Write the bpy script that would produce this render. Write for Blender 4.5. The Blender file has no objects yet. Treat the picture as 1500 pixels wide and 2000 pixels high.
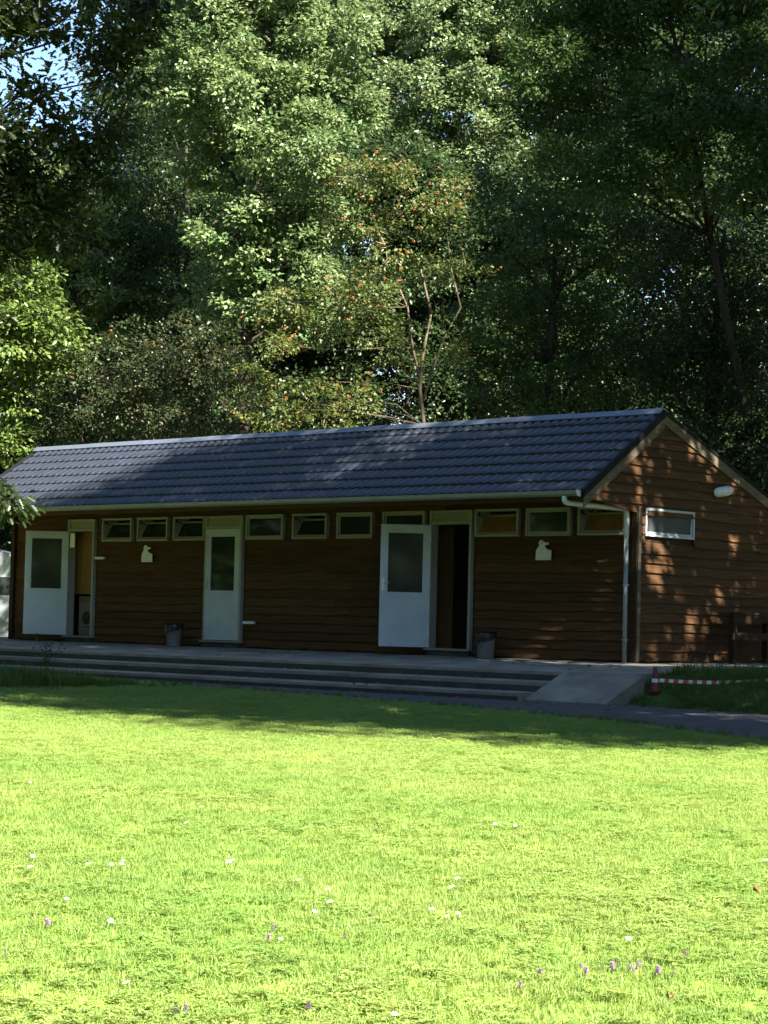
import bpy, math, random, zlib
import numpy as np
from mathutils import Matrix, Vector

random.seed(7)
RNG = np.random.default_rng(7)
S = bpy.context.scene
COL = S.collection

# ------------------------------------------------------------------ camera
F, PITCH, ROLL, YAW = 4005.66, 0.05344, 0.02408, -0.73699
CAM = np.array([18.481, -26.196, 0.540])
fw = np.array([math.sin(YAW)*math.cos(PITCH), math.cos(YAW)*math.cos(PITCH), math.sin(PITCH)])
rt0 = np.array([math.cos(YAW), -math.sin(YAW), 0.0]); up0 = np.cross(rt0, fw)
rt = math.cos(ROLL)*rt0 + math.sin(ROLL)*up0; up = np.cross(rt, fw)
cd = bpy.data.cameras.new('camera'); cam = bpy.data.objects.new('camera', cd); COL.objects.link(cam)
cam.matrix_world = Matrix(((rt[0], up[0], -fw[0], CAM[0]), (rt[1], up[1], -fw[1], CAM[1]), (rt[2], up[2], -fw[2], CAM[2]), (0, 0, 0, 1)))
cd.sensor_fit = 'VERTICAL'; cd.sensor_height = 24.0; cd.lens = 24.0*F/2000.0
cd.clip_start = 0.1; cd.clip_end = 2000
S.camera = cam

def ray(u, v): return fw + rt*(u-750)/F + up*(1000-v)/F
def at(u, v, depth): return CAM + ray(u, v)*depth                # a point at a given depth along the view
def onz(u, v, z):                                               # a point on the horizontal plane z
    d = ray(u, v); return CAM + d*((z-CAM[2])/d[2])

# ------------------------------------------------------------------ light
SUN_EL, SUN_AZ = math.radians(44), (0.985, -0.12)                # azimuth: where the sun stands, x/y
n_ = math.hypot(*SUN_AZ); SUN_AZ = (SUN_AZ[0]/n_, SUN_AZ[1]/n_)
SUND = np.array([SUN_AZ[0]*math.cos(SUN_EL), SUN_AZ[1]*math.cos(SUN_EL), math.sin(SUN_EL)])
w = bpy.data.worlds.new('World'); S.world = w; w.use_nodes = True
nt = w.node_tree; bg = nt.nodes['Background']
sky = nt.nodes.new('ShaderNodeTexSky'); sky.sky_type = 'NISHITA'; sky.sun_disc = False
sky.sun_elevation = SUN_EL; sky.sun_rotation = math.atan2(SUN_AZ[0], SUN_AZ[1])
sky.air_density = 1.0; sky.dust_density = 0.1; sky.ozone_density = 3.0
nt.links.new(sky.outputs[0], bg.inputs[0]); bg.inputs[1].default_value = 0.05
sl = bpy.data.lights.new('sun', 'SUN'); sun = bpy.data.objects.new('sun', sl); COL.objects.link(sun)
sl.energy = 5.0; sl.angle = math.radians(0.53); sl.color = (1.0, 0.93, 0.82)
sun.rotation_euler = Vector(SUND).to_track_quat('Z', 'Y').to_euler()
S.view_settings.view_transform = 'Standard'; S.view_settings.look = 'None'
S.view_settings.gamma = 1.0; S.view_settings.use_curve_mapping = False
S.view_settings.exposure = 2.65
S.render.engine = 'CYCLES'
S.cycles.max_bounces = 8; S.cycles.diffuse_bounces = 4; S.cycles.transmission_bounces = 6; S.cycles.transparent_max_bounces = 8
S.cycles.use_denoising = True

# ------------------------------------------------------------------ helpers
def tag(o, label=None, cat=None, group=None, kind=None):
    if label: o['label'] = label
    if cat: o['category'] = cat
    if group: o['group'] = group
    if kind: o['kind'] = kind
    return o
def empty(name, loc=(0, 0, 0), rz=0.0, parent=None):
    o = bpy.data.objects.new(name, None); COL.objects.link(o); o.location = loc; o.rotation_euler = (0, 0, rz)
    o.empty_display_size = .2
    if parent: o.parent = parent
    return o
class MB:
    def __init__(s): s.v = []; s.f = []
    def add(s, vs, fs):
        b = len(s.v); s.v += [tuple(map(float, q)) for q in vs]; s.f += [tuple(b+i for i in f) for f in fs]; return s
    def box(s, a, b):
        x0, y0, z0 = a; x1, y1, z1 = b
        return s.add([(x0,y0,z0),(x1,y0,z0),(x1,y1,z0),(x0,y1,z0),(x0,y0,z1),(x1,y0,z1),(x1,y1,z1),(x0,y1,z1)],
                     [(0,3,2,1),(4,5,6,7),(0,1,5,4),(1,2,6,5),(2,3,7,6),(3,0,4,7)])
    def hexa(s, lo, hi):      # two quads, bottom then top
        return s.add(list(lo)+list(hi), [(0,3,2,1),(4,5,6,7),(0,1,5,4),(1,2,6,5),(2,3,7,6),(3,0,4,7)])
    def prism(s, poly, axis, a, b):  # extrude a 2D polygon along an axis
        def mk(p, t):
            return (t, p[0], p[1]) if axis == 0 else ((p[0], t, p[1]) if axis == 1 else (p[0], p[1], t))
        n = len(poly); vs = [mk(p, a) for p in poly]+[mk(p, b) for p in poly]
        return s.add(vs, [tuple(range(n))[::-1], tuple(range(n, 2*n))]+[(i, (i+1) % n, n+(i+1) % n, n+i) for i in range(n)])
    def tube(s, pts, rad, seg=8, caps=True):
        pts = [Vector(map(float, p)) for p in pts]; n = len(pts)
        rad = [rad]*n if isinstance(rad, (int, float)) else list(rad)
        b = len(s.v); prev = None
        for i, p in enumerate(pts):
            d = (pts[min(i+1, n-1)]-pts[max(i-1, 0)]); d = d.normalized() if d.length > 1e-9 else Vector((0, 0, 1))
            if prev is None:
                a = d.orthogonal().normalized()
            else:
                a = prev-d*prev.dot(d); a = a.normalized() if a.length > 1e-6 else d.orthogonal().normalized()
            prev = a; c = d.cross(a)
            for k in range(seg):
                t = 2*math.pi*k/seg; q = p+(a*math.cos(t)+c*math.sin(t))*rad[i]; s.v.append(tuple(q))
        for i in range(n-1):
            for k in range(seg):
                k2 = (k+1) % seg; s.f.append((b+i*seg+k, b+i*seg+k2, b+(i+1)*seg+k2, b+(i+1)*seg+k))
        if caps:
            s.f.append(tuple(b+k for k in range(seg))[::-1]); s.f.append(tuple(b+(n-1)*seg+k for k in range(seg)))
        return s
    def lathe(s, prof, c, seg=16):
        b = len(s.v); n = len(prof)
        for r, z in prof:
            for k in range(seg):
                t = 2*math.pi*k/seg; s.v.append((c[0]+r*math.cos(t), c[1]+r*math.sin(t), c[2]+z))
        for i in range(n-1):
            for k in range(seg):
                k2 = (k+1) % seg; s.f.append((b+i*seg+k, b+i*seg+k2, b+(i+1)*seg+k2, b+(i+1)*seg+k))
        return s
    def mesh(s, name, mat=None, smooth=False):
        me = bpy.data.meshes.new(name); me.from_pydata(s.v, [], s.f); me.update()
        if mat: me.materials.append(mat)
        if smooth: me.polygons.foreach_set('use_smooth', [True]*len(me.polygons))
        return me
    def build(s, name, mat, parent=None, smooth=False, bevel=0):
        return link(name, s.mesh(name, mat, smooth), parent, bevel)
def link(name, me, parent=None, bevel=0):
    o = bpy.data.objects.new(name, me); COL.objects.link(o)
    if parent: o.parent = parent
    if bevel:
        m = o.modifiers.new('bevel', 'BEVEL'); m.width = bevel; m.segments = 2; m.limit_method = 'ANGLE'
    return o

# ------------------------------------------------------------------ materials
def mat(name, col, rough=.7, spec=.4, metal=0.0, var=.0, scale=6.0, stretch=(1, 1, 1), bump=0.0, bscale=40.0, objvar=0.0, col2=None, coord='pos', detail=5.0):
    m = bpy.data.materials.new(name); m.use_nodes = True; t = m.node_tree; N = t.nodes; L = t.links
    p = N['Principled BSDF']; p.inputs['Roughness'].default_value = rough; p.inputs['Specular IOR Level'].default_value = spec
    p.inputs['Metallic'].default_value = metal
    rgb = (*col, 1)
    if not (var or bump or objvar or col2): p.inputs['Base Color'].default_value = rgb; return m
    src = N.new('ShaderNodeNewGeometry').outputs['Position'] if coord == 'pos' else N.new('ShaderNodeTexCoord').outputs['Object']
    mp = N.new('ShaderNodeMapping'); mp.inputs['Scale'].default_value = stretch; L.new(src, mp.inputs['Vector'])
    ns = N.new('ShaderNodeTexNoise'); ns.inputs['Scale'].default_value = scale; ns.inputs['Detail'].default_value = detail; ns.inputs['Roughness'].default_value = .65
    L.new(mp.outputs[0], ns.inputs['Vector'])
    cr = N.new('ShaderNodeValToRGB'); cr.color_ramp.elements[0].position = .3; cr.color_ramp.elements[1].position = .7
    a = col2 if col2 else tuple(c*(1-var) for c in col); b = tuple(min(1, c*(1+var)) for c in col) if not col2 else col
    cr.color_ramp.elements[0].color = (*a, 1); cr.color_ramp.elements[1].color = (*b, 1)
    L.new(ns.outputs['Fac'], cr.inputs['Fac']); out = cr.outputs['Color']
    if objvar:
        oi = N.new('ShaderNodeObjectInfo'); mr = N.new('ShaderNodeMapRange')
        mr.inputs['To Min'].default_value = 1-objvar; mr.inputs['To Max'].default_value = 1+objvar
        L.new(oi.outputs['Random'], mr.inputs['Value'])
        mx = N.new('ShaderNodeMix'); mx.data_type = 'RGBA'; mx.blend_type = 'MULTIPLY'; mx.inputs[0].default_value = 1
        L.new(out, mx.inputs[6]); L.new(mr.outputs[0], mx.inputs[7]); out = mx.outputs[2]
    L.new(out, p.inputs['Base Color'])
    if bump:
        n2 = N.new('ShaderNodeTexNoise'); n2.inputs['Scale'].default_value = bscale; n2.inputs['Detail'].default_value = 4
        L.new(mp.outputs[0], n2.inputs['Vector'])
        bp = N.new('ShaderNodeBump'); bp.inputs['Strength'].default_value = bump; bp.inputs['Distance'].default_value = .02
        L.new(n2.outputs['Fac'], bp.inputs['Height']); L.new(bp.outputs[0], p.inputs['Normal'])
    return m
M = {}
M['wood'] = mat('stained_wood', (.104, .051, .0205), .75, .2, scale=3.0, stretch=(.5, .5, 9), col2=(.046, .0225, .0095), bump=.5, bscale=9, objvar=.2)
M['wood_dark'] = mat('dark_wood', (.03, .017, .009), .8, .2, var=.4, scale=3, stretch=(.5, .5, 9), objvar=.2)
M['barge'] = mat('weathered_wood', (.125, .10, .068), .8, .2, var=.35, scale=4, stretch=(.7, .7, 5), bump=.3, bscale=12)
M['soffit'] = mat('soffit_wood', (.07, .037, .018), .75, .2, var=.3, scale=3, stretch=(.4, 6, 6), objvar=.15)
M['cream'] = mat('cream_paint', (.29, .282, .25), .55, .4, var=.07, scale=5)
M['white'] = mat('white_paint', (.42, .47, .53), .5, .4, var=.12, scale=2, bump=.05, bscale=20)
M['panel'] = mat('cream_panel', (.24, .225, .18), .6, .3, var=.1, scale=4)
M['tile'] = mat('roof_metal', (.019, .023, .034), .42, .5, var=.22, scale=5, objvar=.16, bump=.06, bscale=60)
M['ridge'] = mat('ridge_metal', (.12, .14, .18), .38, .5, metal=.3, var=.1, scale=4)
M['verge'] = mat('verge_trim', (.006, .006, .007), .7, .2, var=.1)
M['gutter'] = mat('gutter_grey', (.20, .21, .20), .45, .4, var=.12, scale=4)
M['pvc'] = mat('white_pvc', (.62, .65, .68), .4, .45, var=.08, scale=5)
M['pvc_grey'] = mat('grey_pvc', (.22, .26, .28), .45, .4, var=.12, scale=5)
M['glass'] = mat('frosted_glass', (.02, .026, .024), .06, .4, var=.12, scale=3)
M['glass_glow'] = mat('painted_glow_glass', (.20, .105, .035), .25, .5, var=.3, scale=3)  # warm glow of the room painted into the pane colour, nothing lit inside
M['glass_grey'] = mat('grey_frosted_glass', (.045, .05, .053), .3, .4, var=.1, scale=8)
M['black'] = mat('black_metal', (.015, .015, .017), .5, .4, var=.1)
M['steel'] = mat('steel', (.5, .5, .5), .3, .5, metal=.9, var=.05)
M['plywood'] = mat('brown_plywood', (.20, .105, .045), .6, .3, var=.2, scale=3, stretch=(5, 5, .6))
M['pine'] = mat('pine_boards', (.23, .125, .045), .55, .35, var=.2, scale=3, stretch=(6, 6, .5))
M['interior'] = mat('interior_wall', (.16, .12, .09), .8, .2, var=.1)
M['floor'] = mat('interior_floor', (.12, .12, .12), .7, .2, var=.15)
M['concrete'] = mat('concrete', (.23, .208, .17), .88, .2, var=.42, scale=1.6, bump=.25, bscale=55, detail=9)
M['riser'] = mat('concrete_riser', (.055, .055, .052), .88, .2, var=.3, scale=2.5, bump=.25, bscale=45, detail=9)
M['path'] = mat('asphalt_path', (.085, .076, .078), .9, .2, var=.32, scale=3.5, bump=.5, bscale=90, detail=10)
M['bin'] = mat('grey_plastic', (.17, .18, .19), .5, .4, var=.08)
M['bag'] = mat('black_bag', (.012, .012, .014), .35, .5, var=.2, bump=.6, bscale=18)
M['sign'] = mat('white_plate', (.72, .73, .72), .5, .4, var=.05)
M['paper'] = mat('paper', (.75, .76, .77), .7, .2, var=.03)
M['machine'] = mat('appliance_grey_brown', (.17, .14, .12), .4, .45, var=.05)
M['lamp'] = mat('lamp_diffuser', (.62, .64, .66), .35, .5, var=.05)
M['red'] = mat('red_plastic', (.22, .03, .025), .5, .4, var=.2)
M['darkred'] = mat('dark_red_plastic', (.10, .022, .025), .5, .4, var=.2)
M['tapew'] = mat('tape_white', (.72, .70, .68), .4, .4, var=.05)
M['taper'] = mat('tape_red', (.55, .07, .03), .4, .4, var=.05)
M['soil'] = mat('forest_floor', (.05, .038, .022), .95, .1, var=.5, scale=4, bump=.5, bscale=30)
M['bark'] = mat('bark', (.04, .033, .025), .9, .15, var=.45, scale=6, stretch=(1, 1, .3), bump=.8, bscale=14)
M['bark_pale'] = mat('pale_bark', (.13, .105, .065), .8, .2, var=.35, scale=5, stretch=(1, 1, .5), bump=.5, bscale=14)
M['berry'] = mat('berry', (.32, .10, .028), .4, .5, var=.2)
M['caravan'] = mat('caravan_white', (.30, .33, .37), .35, .5, var=.06, scale=2)
M['tyre'] = mat('rubber', (.02, .02, .02), .8, .2, var=.1)
M['petal'] = mat('petal_white', (.82, .82, .80), .6, .2, var=.02)
M['yellow'] = mat('flower_yellow', (.7, .5, .05), .6, .2, var=.05)
M['purple'] = mat('flower_purple', (.25, .10, .28), .6, .2, var=.2)
M['stem'] = mat('flower_stem', (.06, .13, .02), .6, .2, var=.1)
M['deadleaf'] = mat('dead_leaf', (.20, .11, .05), .7, .2, var=.3, scale=30)

def leafmat(name, trans=.35, rough=.4, spec=.4, instvar=False, base=None, base2=None):
    m = bpy.data.materials.new(name); m.use_nodes = True; t = m.node_tree; N = t.nodes; L = t.links
    p = N['Principled BSDF']; p.inputs['Roughness'].default_value = rough; p.inputs['Specular IOR Level'].default_value = spec
    tr = N.new('ShaderNodeBsdfTranslucent'); mx = N.new('ShaderNodeMixShader'); mx.inputs[0].default_value = trans
    if base is None:
        at_ = N.new('ShaderNodeAttribute'); at_.attribute_name = 'tint'; c = at_.outputs['Color']
    else:
        # broad patches over the lawn plus a random step per tuft
        g = N.new('ShaderNodeNewGeometry'); ns = N.new('ShaderNodeTexNoise'); ns.inputs['Scale'].default_value = .55; ns.inputs['Detail'].default_value = 3
        L.new(g.outputs['Position'], ns.inputs['Vector'])
        oi = N.new('ShaderNodeObjectInfo'); ad = N.new('ShaderNodeMath'); ad.operation = 'MULTIPLY_ADD'
        L.new(oi.outputs['Random'], ad.inputs[0]); ad.inputs[1].default_value = .5; 
        m2 = N.new('ShaderNodeMath'); m2.operation = 'MULTIPLY_ADD'; m2.inputs[1].default_value = 1.0; m2.inputs[2].default_value = -.25
        L.new(ns.outputs['Fac'], m2.inputs[0]); L.new(m2.outputs[0], ad.inputs[2])
        cr = N.new('ShaderNodeValToRGB'); cr.color_ramp.elements[0].color = (*base, 1); cr.color_ramp.elements[1].color = (*base2, 1)
        cr.color_ramp.elements[0].position = .1; cr.color_ramp.elements[1].position = .9
        L.new(ad.outputs[0], cr.inputs['Fac']); c = cr.outputs['Color']
    L.new(c, p.inputs['Base Color'])
    hs = N.new('ShaderNodeHueSaturation'); hs.inputs['Value'].default_value = 1.25; hs.inputs['Hue'].default_value = .485; L.new(c, hs.inputs['Color'])
    L.new(hs.outputs[0], tr.inputs['Color'])
    L.new(p.outputs[0], mx.inputs[1]); L.new(tr.outputs[0], mx.inputs[2]); L.new(mx.outputs[0], N['Material Output'].inputs['Surface'])
    return m
M['leaf'] = leafmat('tree_leaf')
M['grass'] = leafmat('grass_blade', trans=.46, rough=.5, spec=.25, base=(.135, .25, .048), base2=(.255, .315, .088))
M['rough'] = leafmat('rough_grass', trans=.35, rough=.5, spec=.25, base=(.05, .105, .015), base2=(.10, .15, .03))

# ------------------------------------------------------------------ ground, path, terrace
GZ = -0.50
M['lawn'] = mat('lawn_soil', (.19, .27, .05), .95, .1, scale=9, col2=(.14, .21, .036), bump=.8, bscale=60, detail=8)
tag(MB().add([(-220,-220,GZ),(220,-220,GZ),(220,220,GZ),(-220,220,GZ)], [(0,1,2,3)]).build('ground', M['lawn']), kind='structure')
tag(MB().add([(-60,7.5,GZ+.004),(30,7.5,GZ+.004),(30,70,GZ+.004),(-60,70,GZ+.004)], [(0,1,2,3)]).build('forest_floor', M['soil']), kind='structure')
def path_poly():
    near = [(-9,-4.02),(-5.3,-5.0),(-1.5,-5.75),(2,-6.5),(5.1,-7.6),(8.1,-9.35),(14,-12.6),(26,-19.0)]
    far = [(26,-14.2),(14,-8.6),(9,-5.6),(4.8,-4.0),(2.3,-3.6),(-1,-3.6),(-9,-3.6)]
    pts = []
    for i in range(len(near)-1):
        a, b = near[i], near[i+1]; n = 8
        for k in range(n):
            t = k/n; pts.append((a[0]+(b[0]-a[0])*t+random.uniform(-.03,.03), a[1]+(b[1]-a[1])*t+random.uniform(-.05,.05)))
    return pts+[near[-1]]+far
pp = path_poly()
tag(MB().add([(x, y, GZ+.004) for x, y in pp], [tuple(range(len(pp)))]).build('path', M['path']), kind='structure')

# terrace: a slab with a slight fall to the front and two steps below it
TF, ZF = -3.0, -.11            # slab front edge and its height
ter = tag(empty('terrace', (-6, TF, GZ)), kind='structure')
X0, X1 = -19.5, .90
def terr(name, mb, m): 
    o = mb.build(name, m, ter); o.matrix_parent_inverse = Matrix.Translation((6, -TF, -GZ)); return o
SX = 2.05                        # right edge of the slab
terr('slab', MB().add([(X0,TF,GZ-.2),(SX,TF,GZ-.2),(SX,0,GZ-.2),(X0,0,GZ-.2),(X0,TF,ZF),(SX,TF,ZF),(SX,0,-.004),(X0,0,-.004),(X0,9,-.004),(SX,9,-.004),(SX,9,GZ-.2),(X0,9,GZ-.2)],
              [(0,1,5,4),(1,2,6,5),(4,5,6,7),(7,6,9,8),(2,10,9,6),(3,0,4,7),(3,7,8,11),(10,11,8,9)]), M['concrete'])
for i, (y0, z0) in enumerate([(-3.5, -.24), (-4.0, -.385)]):
    for k in range(7):           # precast lengths laid end to end
        a = X0+(X1-X0)*k/7; b = X0+(X1-X0)*(k+1)/7-.008
        mb = MB().hexa([(a,y0,GZ-.2),(b,y0,GZ-.2),(b,y0+.497,GZ-.2),(a,y0+.497,GZ-.2)], [(a,y0,z0-.012),(b,y0,z0-.012),(b,y0+.497,z0),(a,y0+.497,z0)])
        terr('step', mb, M['concrete'])
# dark risers set against the step fronts
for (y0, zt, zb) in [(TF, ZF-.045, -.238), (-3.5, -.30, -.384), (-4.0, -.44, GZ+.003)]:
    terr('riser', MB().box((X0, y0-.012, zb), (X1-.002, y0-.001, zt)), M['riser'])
# ramp beside the steps
terr('ramp', MB().hexa([(X1+.02,-3.88,GZ-.2),(2.3,-3.88,GZ-.2),(2.3,TF-.003,GZ-.2),(X1+.02,TF-.003,GZ-.2)], [(X1+.02,-3.88,GZ+.02),(2.3,-3.88,GZ+.02),(2.3,TF-.003,ZF+.003),(X1+.02,TF-.003,ZF+.003)]), M['concrete'])
# grass bank right of the ramp
def bank_near(x): return -3.65-.2*(min(x, 5)-2.3)-.42*max(0, x-5)
def bank_z(x, y):
    d = y-bank_near(x)
    if d < 0 or x < (2.31 if y < TF else SX+.01) or y > 9: return GZ
    q = min(1, d/1.7); return GZ-.012+.42*q*q*(3-2*q)+.025*math.sin(x*2.3+y*1.7)*q
bx_ = [2.055, 2.31]+[2.31+.55*k for k in range(1, 26)]; sd = [0, .15, .3, .5, .7, .9, 1.1, 1.3, 1.5, 1.7, 2.2, 3, 4, 6, 8, 12]
vs = []
for d in sd:
    for x in bx_:
        y = bank_near(x)+d
        if x < 2.2: y = max(y, TF+.001)
        q = min(1, d/1.7); vs.append((x, y, GZ-.012+.42*q*q*(3-2*q)+.025*math.sin(x*2.3+y*1.7)*q))
nx = len(bx_)
fs = [(j*nx+i, j*nx+i+1, (j+1)*nx+i+1, (j+1)*nx+i) for j in range(len(sd)-1) for i in range(nx-1)]
tag(MB().add(vs, fs).build('grass_bank', mat('bank_soil', (.055, .085, .018), .95, .1, var=.4, scale=8, bump=.6, bscale=50), smooth=True), kind='structure')

# ------------------------------------------------------------------ the building
WL, DEP = -15.56, 4.75
RY, RZ = .647, 3.955                 # ridge
EY, EZ = -1.42, 2.60                 # front eave
RS = (RZ-2.45)/4.05; BY, BZ = 5.15, RZ-RS*(5.15-RY)
VX = .062                            # verge plane
bld = tag(empty('wooden_building', (-7.8, 0, 0)), 'long brown timber washroom building with dark tiled roof and white doors', 'building')
BI = Matrix.Translation((7.8, 0, 0))
def part(name, mb, m, parent=None, smooth=False, bevel=0):
    o = mb.build(name, M[m] if isinstance(m, str) else m, parent or bld, smooth, bevel)
    if parent is None or parent is bld: o.matrix_parent_inverse = BI
    return o
def sub(name, mb, m, parent, smooth=False, bevel=0):   # sub-part of a part whose own world matrix is BI-compensated
    o = mb.build(name, M[m] if isinstance(m, str) else m, parent, smooth, bevel); return o

doors = [(-13.80, -12.98), (-9.77, -8.77), (-4.22, -3.29)]
wins = [(-12.74,-11.87,1),(-11.70,-10.83,1),(-10.66,-9.80,1),(-8.67,-7.72,0),(-7.48,-6.63,1),(-6.38,-5.53,0),(-5.29,-4.33,0),(-3.22,-2.31,1),(-2.15,-1.26,0),(-1.10,-.19,1)]
WZ0, WZ1, DZ0, DZ1 = 1.985, 2.432, .12, 2.2
# structural shell behind the boards: front wall with holes, as a grid of blocks
xs = sorted(set([WL+.02, -.02]+[d[0] for d in doors]+[d[1] for d in doors]+[q for a in wins for q in a[:2]]))
mb = MB()
zs = [.0, DZ0, WZ0, DZ1, WZ1, 2.60]
def hole(x, z):
    if any(d[0] < x < d[1] for d in doors) and DZ0 < z < WZ1: return True
    return any(a[0] < x < a[1] for a in wins) and WZ0 < z < WZ1
for i in range(len(xs)-1):
    for j in range(len(zs)-1):
        if not hole((xs[i]+xs[i+1])/2, (zs[j]+zs[j+1])/2): mb.box((xs[i], .045, zs[j]), (xs[i+1], .14, zs[j+1]))
wall_f = part('front_wall', mb, 'wood_dark')
# cladding boards: shared wavy board meshes, one object per board
def board_mesh(seed, axis):
    r = random.Random(seed); n = 14; m_ = MB(); vs = []
    ph = [r.uniform(0, 6.3) for _ in range(4)]
    for i in range(n+1):
        t = i/n
        wv = .009*math.sin(t*9+ph[0])+.006*math.sin(t*23+ph[1])+r.uniform(-.004, .004)
        # profile: bottom outer, bottom inner, top inner, top outer   (outer = negative)
        for (o, z) in [(-.050, wv-.012), (-.008, wv-.012), (-.002, .165), (-.010, .165)]:
            vs.append((t, o, z) if axis == 0 else (-o, t, z))
    fs = []
    for i in range(n):
        for k in range(4):
            a = i*4+k; b = i*4+(k+1) % 4; fs.append((a, b, b+4, a+4) if axis else (a, a+4, b+4, b))
    fs += [(0, 1, 2, 3), (n*4+3, n*4+2, n*4+1, n*4)]
    return m_.add(vs, fs).mesh('board', M['wood'])
BX = [board_mesh(s, 0) for s in range(8)]; BYm = [board_mesh(50+s, 1) for s in range(8)]
def board(x, y, z, length, axis, parent, hz=1.0):
    o = bpy.data.objects.new('board', random.choice(BX if axis == 0 else BYm)); COL.objects.link(o); o.parent = parent
    o.location = (x, y+.045 if axis == 0 else y, z); o.scale = (length, 1, hz) if axis == 0 else (1, length, hz)
    if axis == 0: o.rotation_euler[0] = random.uniform(-.012, .012)
    return o
segs = [(WL+.07, -13.86), (-12.92, -9.83), (-8.71, -4.28), (-3.23, -.05)]
EXP = .1525
for r in range(13):
    z = .03+r*EXP
    for (a, b) in segs:
        if b-a > 3.5:                       # long runs carry a butt joint
            j = a+(b-a)*(.38+.27*((r*37) % 10)/10); board(a, 0, z, j-a-.003, 0, wall_f); board(j+.003, 0, z, b-j-.003, 0, wall_f)
        else: board(a, 0, z, b-a, 0, wall_f)
occ = sorted([(a[0]-.045, a[1]+.045) for a in wins]+[(d[0]-.06, d[1]+.06) for d in doors])
gaps = []; x = WL+.07
for a, b in occ:
    if a-x > .03: gaps.append((x, a))
    x = max(x, b)
if -.05-x > .03: gaps.append((x, -.05))
for (a, b) in gaps:
    for r in range(3): board(a, 0, .03+(13+r)*EXP, b-a, 0, wall_f)
for r in range(1):
    for k in range(4): board(WL+.07+k*3.87, 0, 2.455, 3.86, 0, wall_f, .75)
# interior: rooms seen through the openings
inn = part('interior', MB().box((WL+.1, 1.9, 0), (-.12, 1.95, 2.6)).box((WL+.1, .141, -.003), (-.12, 1.9, .02)).box((WL+.1, .141, 2.58), (-.12, 1.9, 2.6)), 'interior')
for xq in (-14.6, -12.85, -9.9, -8.6, -5.4, -.9):
    part('partition', MB().box((xq-.03, .15, .021), (xq+.03, 1.89, 2.575)), 'plywood')
part('partition', MB().box((-5.3, .75, .021), (-4.36, .79, 2.575)), 'plywood')

# windows: fixed frame > sash > pane, stay
def window(x0, x1, z0, z1, tilt, glow, gable=False):
    t_, d = .034, .085
    def P(x, y, z): return (x, y, z) if not gable else (-y, x, z)
    def bx(m_, a, b):
        p, q = P(*a), P(*b); return m_.box(tuple(map(min, p, q)), tuple(map(max, p, q)))
    yo = -.045
    fr = MB(); bx(fr, (x0-.004, yo, z0-.004), (x1+.004, yo+d+.06, z0+t_)); bx(fr, (x0-.004, yo, z1-t_), (x1+.004, yo+d+.06, z1+.004))
    bx(fr, (x0-.004, yo+.001, z0+t_), (x0+t_, yo+d+.06, z1-t_)); bx(fr, (x1-t_, yo+.001, z0+t_), (x1+.004, yo+d+.06, z1-t_))
    f = part('window', fr, 'cream' if not gable else 'white', bevel=.003)
    # reveal lining behind, pale
    if not gable:
        for (ra, rb) in ((x0+.002, x0+.03), (x1-.03, x1-.002)):
            rv = MB(); bx(rv, (ra, .101, z0+.002), (rb, .34, z1-.002)); sub('reveal', rv, 'cream', f)
    a, b, c, e = x0+t_+.004, x1-t_-.004, z0+t_+.004, z1-t_-.004
    sw = .03
    s = MB(); 
    s.box((a, -.018, 0), (b, .018, sw)); s.box((a, -.018, e-c-sw), (b, .018, e-c)); s.box((a, -.0175, sw), (a+sw, .0175, e-c-sw)); s.box((b-sw, -.0175, sw), (b, .0175, e-c-sw))
    if gable:
        for i, (vx, vy, vz) in enumerate(s.v): s.v[i] = (-vy, vx, vz)
    so = sub('sash', s, 'cream' if not gable else 'white', f)
    so.location = P(0, yo+.045, c)
    pn = MB(); 
    if not gable: pn.box((a+sw-.003, -.004, sw-.003), (b-sw+.003, .004, e-c-sw+.003))
    else: pn.box((-.004, a+sw-.003, sw-.003), (.004, b-sw+.003, e-c-sw+.003))
    pn_o = pn.build('pane', M['glass_grey' if gable else ('glass_glow' if glow else 'glass')], f)
    pn_o.location = so.location
    if tilt:
        so.rotation_euler[0] = -.52; pn_o.rotation_euler[0] = -.52
        st = MB().tube([(x0+t_+.012, .012, z1-t_-.03), (x0+t_+.012, .15, z1-t_-.1)], .008, 6).box((x0+t_+.001, -.01, z1-t_-.075), (x0+t_+.022, .02, z1-t_-.01))
        sub('stay', st, 'black', f)
    return f
for i, (a, b, t) in enumerate(wins): window(a, b, WZ0, WZ1, t, i in (7, 9))

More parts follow.
